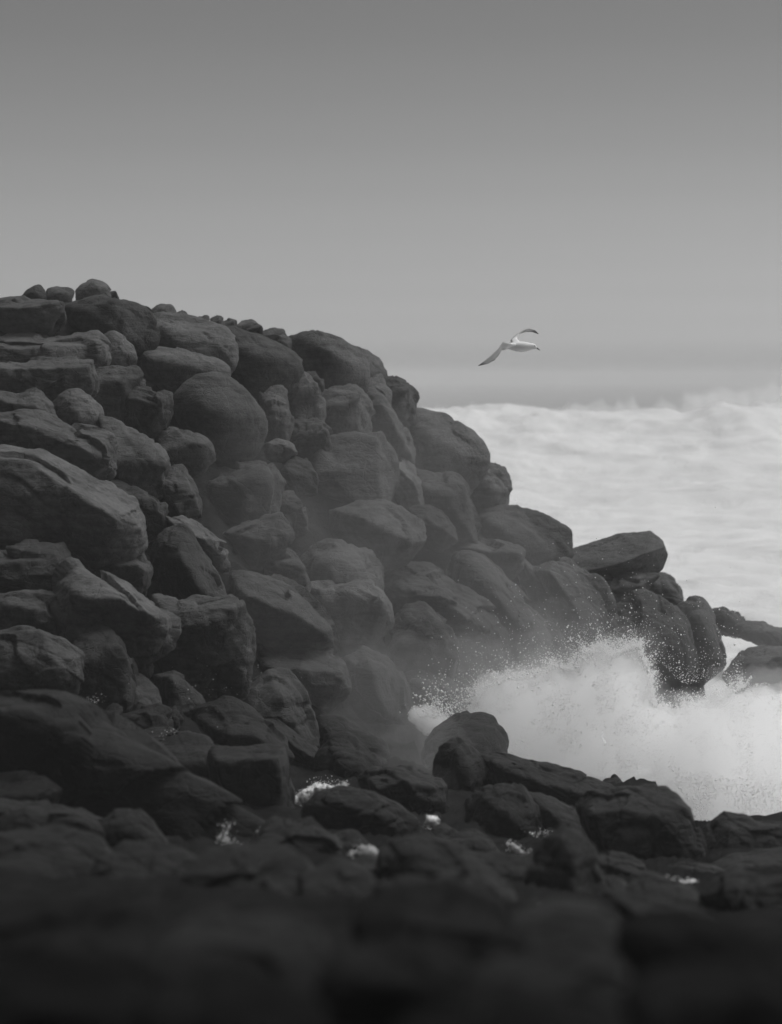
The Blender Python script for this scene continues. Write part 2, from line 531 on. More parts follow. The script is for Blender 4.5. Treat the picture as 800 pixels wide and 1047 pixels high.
b_("pale wedge of rock pointing down right between dark faces", "419,520 440,517 452,524 465,541 469,552 450,560 430,554 420,538", "430,532,.7 456,543,.8", p=28, dd=-1.2, frac=.4)
b_("wide flat slab with bright front edge under the big square block", "338,519 365,514 400,513 416,522 433,536 436,550 424,562 408,576 390,582 362,568 342,545", "362,523,.75 398,541,.95 420,552,.7", p=28, dd=-.9, frac=.4)
b_("small pale stone wedged right of the large smooth boulder's foot", "271,454 285,450 300,455 303,463 290,472 274,468", dd=-.4)
b_("round grey stone touching the left of the big square block", "289,482 300,468 313,470 323,488 322,502 302,508 289,496", p=20, dd=-.3)
b_("slanting grey rock below the round stone left of the square block", "283,508 300,502 311,520 314,540 298,548 283,534", dd=-.2)
b_("dark recessed boulder under the foot of the large smooth boulder", "213,478 245,472 272,472 288,494 288,525 255,536 224,526 211,502", p=24, m='w', dd=.2)
b_("jagged dark rock below the cracked round block", "160,484 185,478 202,502 206,524 186,532 160,512", m='w')
b_("thin pale splinter of rock slanting down right under the jagged dark rock", "164,524 190,529 210,539 228,552 222,563 198,556 174,542", "185,540,.8 212,552,.8", p=26, dd=-.6)
b_("layered low rock in the middle of the pile with faint bedding lines", "222,550 250,529 285,524 296,545 290,566 270,576 244,572 228,560", "250,545,.7 276,555,.8", strata=1.0)
b_("small stone set above the long pale slab in mid pile", "212,564 224,556 233,565 236,580 222,584", dd=-.5)
# ---- middle pile
b_("long slanting slab with bright planed top running from the left edge", "14,456 42,461 75,478 110,503 140,516 152,530 153,552,.2 142,562,.4 110,570,.5 60,566,.5 14,556,.5", "38,476,.8 85,505,.95 128,530,1.0 148,540,.55 14,470,.7", p=40, strata=.7, dd=-1.2, frac=.35)
b_("black angular rock in shadow under the long slanting slab at the left edge", "14,560 60,556 72,580 62,608 14,606", m="w", dd=-.6)
b_("dark split rock in shadow under the long slanting slab's broken end", "74,566 110,562 140,562 156,582 146,604 92,602", m="w", dd=-.5)
b_("dark rounded boulder in mid pile with curved left side", "164,548 175,538 187,536 201,554 217,580 232,604 236,618 215,624 188,620 168,606 158,575", "185,565,.8 205,600,.9", p=16, m='w', dd=-.4)
b_("dark jammed rock under the pale sloping slab", "112,490 134,500 150,512 168,520 170,545 150,552 128,530", m='w', dd=.3)
b_("grey split rock right of the small stone in mid pile", "262,570 285,562 305,572 316,590 312,606 290,600 268,586", dd=0)
b_("long pale slab with a rounded right end in the middle of the pile", "238,579 265,580 285,587 305,602 322,618 340,636 343,656 315,668 272,662 246,636 238,605", "247,603,.85 272,614,.95 302,625,.95 330,645,.6", p=22, strata=.9, dd=-.9)
b_("broad pale rounded boulder in the centre of the pile under the wide flat slab", "309,580 318,561 335,553 355,555 378,562 391,578 393,602 386,618 370,616 342,614 318,610 308,596", "330,575,.8 370,580,.8 350,600,1.0", p=19, dd=-.3)
b_("bulging layered boulder directly beneath the broad pale rounded one", "309,604 338,595 375,590 392,600 399,618 397,636 380,650 350,654 322,644 311,624", p=22, strata=1.0, dd=-.4)
b_("huge ribbed boulder with layered top in the centre right of the pile", "386,608 400,580 415,573 440,574 460,588 482,604 502,624 518,642 510,672 472,672 436,662 398,632", "410,600,.7 450,612,.95 490,645,.9 420,632,.7", p=26, strata=1.3, dd=-.6)
b_("dark smooth rock in shadow under the huge ribbed boulder", "388,648 408,622 432,618 455,632 470,656 464,690 430,702 398,684", p=20, m='w', dd=-1.0)
b_("long dark sloping ridge of rock falling toward the splash", "460,572 480,564 502,573 522,598 546,628 572,646 585,664 566,686 530,682 498,654 474,625 458,595", "490,590,.8 525,640,.95", p=18, strata=.6, m='w', dd=-.2)
b_("flat ledge with a crisp pale rim above the dark sloping ridge", "460,555 485,551.5 505,554 530,557 537,563 539,580 520,590 493,584 466,575", "470,560,.8 500,565,.9 529,569,.85", p=30, dd=-.7)
b_("large dark triangular face of rock left of the flat overhanging slab", "533,578 558,572 580,575 602,590 618,612 630,635 624,660 600,676 566,664 542,616", "560,584,.6 590,630,.9", p=20, strata=.5, m='w')
b_("thin edge of rock slanting like a rail beneath the overhanging slab", "572,571 584,575 602,595 618,620 630,640 622,650 603,626 582,596", p=20, dd=-.9)
b_("flat slab jutting out over the surf with dark squared end", "571,570,0 590,560,-.2 615,554,-.3 635,550,-.3 650,544,-.3 667,543,-.3 679,553,-.2 685,567,-.1 681,582,-.2 666,594,-.3 640,592,-.1 610,594,.2 588,590,.4", "592,586,.75 612,581,.9 640,572,1.0 662,564,.9 678,559,.4", p=40, strata=.25, rough=.5, dd=-.5, chips=0, frac=.12, grow=1.001)
b_("grey block supporting the flat jutting slab from below", "594,594 620,585 650,582 673,588 662,604 642,622 618,628 602,612", "620,600,.8 650,598,.8", p=30, grow=1.001)
b_("rounded stone peeping out behind the jutting slab's right end", "656,606 675,586 686,590 695,601 697,618 686,626 662,620", p=11, dd=1.6)
b_("big rounded boulder with pale curved rim behind the splash", "630,618 657,607 675,612 696,624 708,645 711,672 708,694 686,712 655,706 630,680 624,645", "660,630,.5 690,660,.8 650,670,.9", p=11, strata=.2, m='w')
b_("small dark cap stone right of the pale rimmed rounded boulder", "674,613 690,615 704,618 710,640 702,650 688,634", m='w', dd=.3)
b_("rounded headland boulder with smooth knob top right of the rimmed boulder", "693,620 703,617 708,611 716,610 727,616 733,630 737,645 742,660 742,680 730,694 712,700 698,664", p=16, m='w', grow=1.001)
b_("knobbly rock at the far right end of the pile against white water", "725,629 732,622 740,619.5 750,622 760,631 765,646 756,652 741,649 731,642", p=15, rough=1.4, m="w", grow=1.001)
b_("low lumpy rock trailing off the right end of the pile past the knobbly one", "754,640 762,634 772,634 786,640 800,646 818,652 822,668 790,664 770,657 757,652", p=15, rough=1.6, m="w", grow=1.001)
b_("mist veiled rock between white wash at the right edge", "738,690 748,678 760,667 772,661 790,660 822,664 822,706 770,710 748,706", p=16, m="w", dd=-.5, grow=1.001)
# ---- lower left pile
b_("pale flat topped slab above the curved shadow at lower left", "58,592 76,577 105,589 132,600 152,614 176,632 176,655 152,680 110,684 72,662 56,622", "84,606,.85 110,614,.95 136,612,.95 164,634,.7", p=26, strata=.8, dd=-.9)
b_("blunt grey rock at the left edge with a hooked profile", "12,607 40,604 56,610 62,622 55,636 54,655 14,660", "35,625,.8", rough=1.3)
b_("sharp pointed pale slab at the left edge below the hooked rock", "12,644 45,647 60,658 78,671 82,696 60,712 12,706", "40,671,.85 64,673,.95", p=28, dd=-.6)
b_("dark humped boulder beneath the pale flat topped slab", "70,644 96,641 112,649 128,670 142,698 132,716 98,716 74,700", p=22, m='w', dd=-.5)
b_("small pale step of rock right of the dark humped boulder", "116,630 136,633 152,650 144,662 124,652", dd=-1.0)
b_("flat capped rock with a scalloped pale top and dark face", "162,617 190,616 215,611 233,610 247,619 254,655 250,700 214,708 182,702 162,670", "180,629,.85 205,638,.95 226,636,.9 244,621,.6", p=24, strata=.5, dd=-.8)
b_("grey rock leaning right beside the dark humped boulder", "110,688 125,685 145,693 157,703 164,722 152,736 128,730 112,712", p=18, m='w')
b_("dark rock with a pale right flank below the flat capped rock", "156,690 178,686 193,697 207,712 216,728 202,738 178,732 162,716", "180,694,.8 188,726,.8", p=24, m='w')
b_("misty faceted boulder at the foot of the pile left of centre", "232,722 254,702 275,689 296,692 308,707 320,735 322,766 300,770 276,758 250,744", "285,702,.7 268,735,.9 305,745,.8", p=20, m='w', dd=-.4)
b_("dim smooth boulder behind the spray above the misty faceted boulder", "256,658 290,656 330,662 352,676 358,705 335,722 305,708 270,690", p=22, m='w')
b_("mist veiled dark boulder left of the small white plume", "345,668 372,662 398,674 416,700 424,735 404,748 372,742 350,716", "380,690,.8 395,725,.9", p=24, m='w')
b_("hazy low rock sloping into the small white plume", "405,690 425,680 452,690 476,712 480,732 450,736 420,728", p=18, m='w')
# ---- gully
w_("thin pale slanting slab resting on the misty faceted boulder", "270,732 286,736 306,750 324,765 342,776 340,788 320,788 298,774 280,756", "290,748,.7 318,772,.8", p=24, dd=-.6)
w_("dark wedge rock with a thin bright ridge above the cube block", "196,728 218,720 240,718 256,725 276,742 292,757 298,770 285,780 248,778 212,770 199,748", "240,724,.3 265,750,.9 225,745,.9", p=24, dd=-.3)
w_("rounded rock with misty pale shoulder left of the plume", "326,734 350,734 370,749 388,762 400,784 396,796 372,796 346,785 326,764", p=16)
w_("low dark dome in front of the misty shouldered rock", "322,770 340,756 358,754 376,765 390,783 388,800 360,804 332,798", p=11, dd=-1.0)
w_("dark cube shaped block with a bright top edge", "216,768 240,765 270,763 291,763 295,775 297,800 298,828 290,838 262,842 236,826 220,802", "222,771,.85 287,769,1.0 291,825,.9 235,818,.8", p=40, strata=.3, dd=-.5, frac=.35)
w_("dark rock squeezed between the cube block and the great slanting slab", "160,764 190,752 212,758 223,772 230,798 218,812 192,804 168,780", p=20, dd=-.2, frac=.3)
w_("great slanting slab with a long bright ridge line in the foreground", "10,692,.3 45,697,.3 70,704,.35 86,714,.4 106,735,.5 131,746,.55 161,764,.6 196,785,.65 226,802,.7 256,815,.75 280,832,.8 276,850,.75 244,868,.75 198,876,.75 158,874,.7 120,850,.7 80,832,.7 10,815,.6", "10,724,.95 40,722,.95 74,741,1.0 88,766,1.0 116,742,.75", p=34, strata=.6, m="s", dd=-1.3, th=.6, chips=0, rough=.7)
w_("small upright stone on the ridge of the great slanting slab", "106,736 110,724 116,720 124,725 126,746 114,748", p=26)
w_("low lumpy rock behind the middle of the great slab's ridge", "122,730 145,723 161,722 174,729 175,748 152,756 130,750", p=20)
w_("knobbly small rock between the lumpy rock and the wedge rock", "163,728 178,724 188,735 184,752 168,750", p=20, rough=1.4)
w_("flat dark stone with foam specks beside the great slab's ridge", "146,748 170,745 200,751 211,758 196,770 160,766", p=26)
w_("swirl washed wet rock with water streaming off its back", "308,826 325,812 350,807 375,809 402,821 422,838 427,854 402,866 370,870 335,860 310,846", "345,818,.6 390,832,.9", p=18, strata=.8, rough=1.2, dd=-.4)
w_("ribbed wet rock between the streaming rock and the splash battered rock", "366,794 390,785 420,785 442,790 456,806 454,830 432,842 404,832 378,818", p=20, strata=1.1, dd=-.1)
w_("pinnacle rock with water splashing down its left side", "444,778 453,760 466,756 486,768 502,780 508,796 502,820 482,834 460,830 447,808", "470,770,.6 480,800,.9", p=18, rough=1.4, dd=-.2, frac=.3)
w_("mist covered dome at the left edge of the big splash", "430,762 455,738 475,729.5 500,731 513,742 518,762 506,782 470,788 438,784", p=11, rough=.7, chips=2)
w_("long low dark rock lying in front of the big splash", "488,770 515,772 540,780 562,783 592,792 618,800 632,808 628,832 592,840 548,834 508,812", "530,790,.6 580,805,.8", p=18, strata=.4)
w_("rounded dark rock below the pinnacle rock", "476,816 495,805 516,802 536,808 550,825 556,850 535,864 502,860 478,848", "515,812,.6 520,840,1.0", p=18, dd=-.7)
w_("smooth paler shoulder of rock left of the big square blocky rock", "540,816 565,817 592,831 606,848 596,862 564,860 546,845", p=18, dd=-.6)
w_("big blocky rock with a stepped flat top before the splash", "594,824 605,812 630,806 660,804 683,805 700,817 708,836 718,860 725,880 715,892 680,896 640,890 608,864 597,842", "600,824,.8 626,819,.85 665,824,.95 700,824,.6 712,870,.8 625,865,.95", p=36, strata=.8, dd=-.9, chips=7, frac=.6)
w_("little triangular rock tip poking up behind the blocky rock", "610,806 622,797 628,792.5 637,799 644,812 625,816", p=26, dd=1.0)
w_("dark pointed rock at the right edge against white spray", "716,858 728,840 742,832.5 755,836 806,849 806,884 770,892 733,892 719,876", "745,845,.6 735,875,.9", p=20, m='s', frac=.3)
w_("low flat rock under the dark pointed rock at the right edge", "726,884 745,873 770,868 806,867 806,905 762,905 733,898", p=18, m='s', dd=-.2, frac=.3)
w_("faceted dark rock at the right edge lowest in the gully", "716,918 733,901 752,891 775,891 806,894 806,950 760,956 726,944", "750,900,.6 760,930,.9", p=22, m='s', dd=-.5)
w_("tall dark triangular rock with a wet shining crest", "544,872 556,855 575,848.5 591,854 604,870 614,895 624,925 612,944 560,942 540,912", "575,858,.6 580,900,1.0", p=20, m='s', dd=-1.0, frac=.3)
w_("smooth low rock right of the tall triangular rock", "602,880 625,875 648,879 661,889 667,899 642,908 618,906", p=18, m='s', dd=-.3)
w_("narrow slanted rock under the smooth low rock", "608,896 630,897 647,908 650,922 628,926 612,912", m='s', dd=-.8)
w_("wet rock with a rounded back beside the bright streak of foam", "640,908 664,897 685,896 706,908 718,922 712,936 688,940 656,930", p=16, m='s', dd=-.5)
w_("long low ridge of rock slanting down to the right foreground", "622,914 660,917 696,928 732,938 754,952 744,968 700,962 656,950", p=18, m='s', dd=-1.5)
w_("thin ledge behind the bright streak of foam", "660,892 690,886 722,886 740,892 724,906 690,904", p=20, m='s')
w_("smooth domed rock standing clear in the foreground gully", "386,895 395,870 408,858 425,855 446,857 466,865 484,878 496,892 500,916 470,930 410,930 388,915", "430,862,.4 430,890,1.0", p=10, m='s', chips=2, strata=.15, dd=-.8)
w_("flat lower shelf in front of the smooth domed rock", "388,906 420,894 450,891.5 482,893 498,902 512,922 510,950 440,955 396,945", "450,896,.5 450,930,.95", p=20, m='s', dd=-1.8)
w_("small wet hump right of the white gap", "440,850 455,844 470,855 479,866 462,872", m='s', dd=-.3)
w_("shiny humped rock behind the domed rock's right flank", "460,860 475,849 489,850 503,862 514,876 492,882 470,874", p=16, m='s', dd=-.2)
w_("dark flat topped rock in the gully centre left of the foam pocket", "480,875 505,871 530,872 548,880 554,900 540,918 505,914 484,894", p=18, m='s', dd=-.5)
w_("slanted ribbed rock right of the domed rock", "474,878 492,884 510,895 526,912 534,932 516,944 492,924", p=18, m='s', dd=-1.0)
w_("small rock beside the faint foam left of the domed rock", "352,884 375,877 391,880 396,902 376,908", m='s', dd=-.3)
w_("low dark stone under the streaming rock", "330,858 360,853 374,865 366,886 336,886", m='s', dd=-.2)
w_("broad wet rock between the great slab and the streaming rock", "242,866 262,848 285,840 315,841 342,857 350,875 328,892 290,896 255,888", p=20, m='s', strata=.9, dd=-.4)
w_("small humped rock on the lower edge of the great slab", "98,846 115,832 130,828.5 143,832 157,846 170,862 150,870 118,870", p=11, m='s', dd=-2.3)
w_("thin dark rock layer at the left edge under the great slab", "10,792 42,797 58,808 56,820 40,830 10,832", m='s', dd=-1.6)
w_("sloping flat rock at the left edge above the blurred rocks", "10,818 50,821 76,827 102,840 112,854 85,866 50,864 10,856", p=26, m='s', dd=-2.2)
# ---- blurred foreground
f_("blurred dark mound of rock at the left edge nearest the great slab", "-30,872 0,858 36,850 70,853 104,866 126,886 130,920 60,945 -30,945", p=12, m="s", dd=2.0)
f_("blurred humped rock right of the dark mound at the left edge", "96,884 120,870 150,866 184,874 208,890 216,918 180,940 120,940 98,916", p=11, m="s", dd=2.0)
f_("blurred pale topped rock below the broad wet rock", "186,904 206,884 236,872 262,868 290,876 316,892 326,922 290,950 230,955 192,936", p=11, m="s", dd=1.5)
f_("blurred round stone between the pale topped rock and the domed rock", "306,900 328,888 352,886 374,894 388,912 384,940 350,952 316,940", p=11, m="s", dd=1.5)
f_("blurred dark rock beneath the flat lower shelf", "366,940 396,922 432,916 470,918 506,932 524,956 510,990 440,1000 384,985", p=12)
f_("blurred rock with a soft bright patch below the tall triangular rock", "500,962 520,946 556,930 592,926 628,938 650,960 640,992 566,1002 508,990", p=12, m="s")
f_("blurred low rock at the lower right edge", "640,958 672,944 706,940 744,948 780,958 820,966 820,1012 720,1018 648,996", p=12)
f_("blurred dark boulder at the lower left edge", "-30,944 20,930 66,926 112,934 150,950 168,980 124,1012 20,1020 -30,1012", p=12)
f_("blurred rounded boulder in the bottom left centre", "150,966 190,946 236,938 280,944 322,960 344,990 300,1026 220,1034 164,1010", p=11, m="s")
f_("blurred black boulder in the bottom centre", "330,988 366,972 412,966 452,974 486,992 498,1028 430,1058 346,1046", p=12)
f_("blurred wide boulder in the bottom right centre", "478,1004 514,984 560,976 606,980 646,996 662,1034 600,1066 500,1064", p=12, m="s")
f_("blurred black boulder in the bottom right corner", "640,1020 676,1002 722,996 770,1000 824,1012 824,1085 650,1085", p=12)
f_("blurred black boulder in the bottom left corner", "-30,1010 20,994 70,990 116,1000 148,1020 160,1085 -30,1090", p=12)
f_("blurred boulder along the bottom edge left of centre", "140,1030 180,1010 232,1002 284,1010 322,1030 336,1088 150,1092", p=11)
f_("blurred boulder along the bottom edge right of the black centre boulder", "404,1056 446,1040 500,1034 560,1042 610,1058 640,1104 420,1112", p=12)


# ------------------------------------------------------------------ the shore under the boulders
TOP = [(-400, 335), (-100, 322), (30, 318), (150, 328), (250, 350), (350, 365), (390, 400), (420, 440), (490, 490), (520, 535),
       (580, 575), (660, 625), (700, 660), (722, 712), (800, 716), (1000, 720)]


def build_shore():
    us = np.concatenate([np.linspace(-1700, -310, 90), np.linspace(-300, 1000, 330), np.linspace(1010, 1900, 60)])
    rows = []
    for r in range(280):
        t = r / 279.0
        line = []
        for u in us:
            top = np.interp(u, [a for a, b_ in TOP], [b_ for a, b_ in TOP])
            py = top + (1400 - top) * t ** 1.35
            dd = depth(u, py) + (0.95 if py < 880 else 0.95 - 0.25 * min(1, (py - 880) / 120))
            line.append(at(u, py, dd))
        rows.append(line)
    rows = np.array(rows)
    # behind the crest the pile falls away to the sea
    back = []
    for s in (24.0, 15.0, 9.0, 5.0, 2.2, 0.8):
        q = rows[0].copy()
        q[:, 1] += s
        q[:, 0] += s * 0.12
        q[:, 2] = np.maximum(q[:, 2] - (0.25 * s + 0.02 * s * s), -1.2 + 0 * q[:, 2])
        back.append(q)
    back[0][:, 2] = -1.5
    V = np.concatenate([np.array(back), rows])
    # ground round the camera
    last = V[-1].copy()
    for yy, zz in ((1.0, 4.9), (-4.0, 4.9), (-12.0, 5.2)):
        q = last.copy()
        q[:, 1] = yy
        q[:, 0] = np.interp(us, [-1700, 1900], [-26, 26])
        q[:, 2] = zz
        V = np.concatenate([V, q[None]])
    nr, nc = V.shape[:2]
    P = V.reshape(-1, 3)
    # rubble: a domed lump in every cell
    q = P * 1.35
    ci = np.floor(q).astype(np.int64)
    best = np.full(len(P), 9.0)
    for ox in (-1, 0, 1):
        for oy in (-1, 0, 1):
            for oz in (-1, 0, 1):
                c0, c1, c2 = ci[:, 0] + ox, ci[:, 1] + oy, ci[:, 2] + oz
                f = np.stack([c0 + .5 + .4 * _hash(c0, c1, c2), c1 + .5 + .4 * _hash(c0 + 77, c1, c2), c2 + .5 + .4 * _hash(c0, c1 + 55, c2)], 1)
                best = np.minimum(best, np.linalg.norm(f - q, axis=1))
    ds = 0.10 * fbm(P * 1.4, 4) + 0.30 * np.sqrt(np.clip(1 - (best / 0.95) ** 2, 0, 1)) - .1
    ds = ds * np.clip(((P - CAMN) @ FWD - 4) / 18, 0.15, 1)
    P = P + np.stack([ds * 0.3, -ds * 0.6, ds], 1)
    # the channel the splash stands in, between the gully rocks and the pile
    pv = (P - CAMN)
    dz = pv @ FWD
    ux = 400 + (pv @ RIGHT) / dz * FPX
    ch = np.clip((ux - 425) / 40, 0, 1) * np.clip((dz - 34.2 + 4.5 * np.clip((ux - 660) / 50, 0, 1)) / 1.2, 0, 1) * np.clip((48.5 - dz) / 3.0, 0, 1) * (dz > 5)
    P[:, 2] -= ch * np.clip(P[:, 2] + 0.7, 0, 5)
    P[:, 2] -= np.clip((ux - 1000) / 400, 0, 1) * np.clip((dz - 8) / 6, 0, 1) * 5
    P[:, 2] = np.maximum(P[:, 2], -1.6)
    i = np.arange(nr * nc).reshape(nr, nc)
    F = np.stack([i[:-1, :-1].ravel(), i[1:, :-1].ravel(), i[1:, 1:].ravel(), i[:-1, 1:].ravel()], 1)
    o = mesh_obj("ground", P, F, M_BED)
    tag(o, kind="structure")


build_shore()

# ------------------------------------------------------------------ sea
M_SEA, nt, b = mat_new("surf_water")
L = nt.links.new
geo = node(nt, 'ShaderNodeNewGeometry')
sx = node(nt, 'ShaderNodeSeparateXYZ')
L(geo.outputs['Position'], sx.inputs[0])
mp = node(nt, 'ShaderNodeMapping')
mp.inputs['Scale'].default_value = (0.30, 0.30, 0.5)
L(geo.outputs['Position'], mp.inputs['Vector'])
n1 = node(nt, 'ShaderNodeTexNoise')
n1.inputs['Scale'].default_value = 1.0
n1.inputs['Detail'].default_value = 9
n1.inputs['Roughness'].default_value = 0.62
n1.inputs['Distortion'].default_value = 0.5
L(mp.outputs[0], n1.inputs['Vector'])
mr = node(nt, 'ShaderNodeMapRange')          # foam thins out beyond the breaker line
mr.inputs['From Min'].default_value = 150
mr.inputs['From Max'].default_value = 166
mr.inputs['To Min'].default_value = 0.30
mr.inputs['To Max'].default_value = -0.30
L(sx.outputs['Y'], mr.inputs['Value'])
ad = node(nt, 'ShaderNodeMath', operation='ADD')
L(n1.outputs['Fac'], ad.inputs[0])
L(mr.outputs['Result'], ad.inputs[1])
cr = node(nt, 'ShaderNodeValToRGB')
e = cr.color_ramp.elements
e[0].position = 0.42
e[0].color = (0.22, 0.22, 0.22, 1)
e[1].position = 0.90
e[1].color = (0.67, 0.67, 0.67, 1)
e2 = cr.color_ramp.elements.new(0.66)
e2.color = (0.57, 0.57, 0.57, 1)
L(ad.outputs[0], cr.inputs['Fac'])
L(cr.outputs['Color'], b.inputs['Base Color'])
b.inputs['Roughness'].default_value = 0.7
b.inputs['Specular IOR Level'].default_value = 0.25
bp = node(nt, 'ShaderNodeBump')
bp.inputs['Strength'].default_value = 0.5
bp.inputs['Distance'].default_value = 0.5
L(n1.outputs['Fac'], bp.inputs['Height'])
L(bp.outputs['Normal'], b.inputs['Normal'])


def build_sea():
    ys = np.concatenate([np.linspace(-30, 30, 12), np.linspace(31, 60, 60), np.linspace(60.5, 200, 260), np.geomspace(201, 2500, 60)])
    us = np.linspace(-1, 1, 420)
    us = np.sign(us) * (0.25 * np.abs(us) + 0.75 * np.abs(us) ** 4) * 1.2
    Y, U = np.meshgrid(ys, us, indexing='ij')
    X = U * np.maximum(Y, 60)
    P = np.stack([X.ravel(), Y.ravel(), 0 * X.ravel()], 1)
    x, y = P[:, 0], P[:, 1]
    z = np.zeros(len(P))
    act = np.clip((y - 30) / 15, 0, 1) * np.clip((400 - y) / 200, 0, 1)
    wob = 4 * vnoise(np.stack([x * 0.05, 0 * x, 0 * x], 1))
    for yc, a, sf, sb in ((72, 0.35, 5, 3), (92, 0.6, 6, 4), (116, 0.8, 8, 5)):
        t = y - yc - wob * 1.5 - 0.15 * x
        z += a * np.exp(-(t / np.where(t < 0, sf, sb)) ** 2) * (0.7 + 0.5 * vnoise(np.stack([x * 0.09 + yc, y * 0.02, 0 * x], 1)))
    t = y - 150 - wob
    hgt = 4.35 + 0.5 * np.clip((x - 14) / 12, 0, 1) + 0.28 * fbm(np.stack([x * 0.22, y * 0.16, 0 * x + 3], 1), 5, 0.6)
    puff = np.clip((x - 15) / 8, 0, 1) * np.clip(fbm(np.stack([x * 0.30, y * 0.06, 0 * x + 9], 1), 3) + 0.2, 0, 1) * 1.1
    z += (hgt + puff) * np.exp(-(t / np.where(t < 0, 24, 7)) ** 2)
    z += act * (0.16 * fbm(np.stack([x * 0.35, y * 0.7, 0 * x], 1), 5, 0.6) + 0.22 * fbm(np.stack([x * 0.12, y * 0.25, 0 * x + 7], 1), 3))
    P[:, 2] = z
    nr, nc = Y.shape
    i = np.arange(nr * nc).reshape(nr, nc)
    F = np.stack([i[:-1, :-1].ravel(), i[:-1, 1:].ravel(), i[1:, 1:].ravel(), i[1:, :-1].ravel()], 1)
    o = mesh_obj("sea", P, F, M_SEA)
    tag(o, kind="structure")


build_sea()

# ------------------------------------------------------------------ spray
OCT_V = np.array([(1, 0, 0), (-1, 0, 0), (0, 1, 0), (0, -1, 0), (0, 0, 1), (0, 0, -1)], float)
OCT_F = np.array([(0, 2, 4), (2, 1, 4), (1, 3, 4), (3, 0, 4), (2, 0, 5), (1, 2, 5), (3, 1, 5), (0, 3, 5)])


def drops_mesh(name, P, rad, parent, loc):
    V = (P[:, None, :] + OCT_V[None] * rad[:, None, None]).reshape(-1, 3)
    F = (OCT_F[None] + (np.arange(len(P)) * 6)[:, None, None]).reshape(-1, 3)
    o = mesh_obj(name, V, F, M_DROP, parent=parent, loc=loc)
    if parent is not None:
        o.location = Vector(loc) - parent.location
    return o


def inside(poly, x, y):
    r = np.zeros(len(x), bool)
    j = len(poly) - 1
    for i in range(len(poly)):
        xi, yi = poly[i]
        xj, yj = poly[j]
        c = ((yi > y) != (yj > y)) & (x < (xj - xi) * (y - yi) / (yj - yi + 1e-9) + xi)
        r ^= c
        j = i
    return r


def edge_dist(poly, x, y):
    d = np.full(len(x), 1e9)
    for i in range(len(poly)):
        a, b_ = np.array(poly[i - 1], float), np.array(poly[i], float)
        ab = b_ - a
        t = np.clip(((x - a[0]) * ab[0] + (y - a[1]) * ab[1]) / (ab @ ab + 1e-9), 0, 1)
        d = np.minimum(d, np.hypot(x - a[0] - t * ab[0], y - a[1] - t * ab[1]))
    return d


def cloud(name, poly, d, rmax, count, voxel, material, parent, seed, rmin=6, spread=0.5, fine=0.5):
    """a closed lumpy body of spray inside the traced outline, about as deep as it is thick"""
    rng = np.random.default_rng(seed)
    poly = [(a[0], a[1]) for a in parse(poly)]
    A = np.array(poly)
    x = rng.uniform(A[:, 0].min(), A[:, 0].max(), count * 6)
    y = rng.uniform(A[:, 1].min(), A[:, 1].max(), count * 6)
    k = inside(poly, x, y)
    x, y = x[k][:count], y[k][:count]
    e = edge_dist(poly, x, y)
    r = np.clip(e * 0.98, rmin, rmax) * rng.uniform(0.75, 1.0, len(x))
    iv, jf = icosphere(2)
    Vs, Fs, nb = [], [], 0
    for i in range(len(x)):
        dep = (d(x[i], y[i]) if callable(d) else d) + rng.normal() * spread * min(e[i], rmax * 1.5) * .0162
        c = at(x[i], y[i], dep)
        Vs.append(iv * (r[i] * dep / FPX) + c)
        Fs.append(jf + nb)
        nb += len(iv)
    V, F = np.concatenate(Vs), np.concatenate(Fs)
    tmp = mesh_obj("tmp_cloud", V, F, material)
    md = tmp.modifiers.new("remesh", 'REMESH')
    md.mode = 'VOXEL'
    md.voxel_size = voxel
    dg = bpy.context.evaluated_depsgraph_get()
    ev = tmp.evaluated_get(dg)
    me = bpy.data.meshes.new_from_object(ev)
    old = tmp.data
    bpy.data.objects.remove(tmp)
    bpy.data.meshes.remove(old)
    n = len(me.vertices)
    co = np.empty(n * 3, np.float32)
    no = np.empty(n * 3, np.float32)
    me.vertices.foreach_get("co", co)
    me.vertices.foreach_get("normal", no)
    co = co.reshape(-1, 3).astype(float)
    no = no.reshape(-1, 3)
    co += no * (fine * (0.20 * fbm(co * 3.1 + seed, 6, 0.68) + 0.14 * fbm(co * 1.3 + seed, 2)))[:, None]
    loc = np.array(parent.location) if parent is not None else np.zeros(3)
    co -= loc
    me.vertices.foreach_set("co", co.astype(np.float32).ravel())
    me.polygons.foreach_set("use_smooth", np.full(len(me.polygons), True))
    me.name = name
    me.materials.clear()
    me.materials.append(material)
    me.update()
    o = bpy.data.objects.new(name, me)
    o.parent = parent
    COL.objects.link(o)
    return o


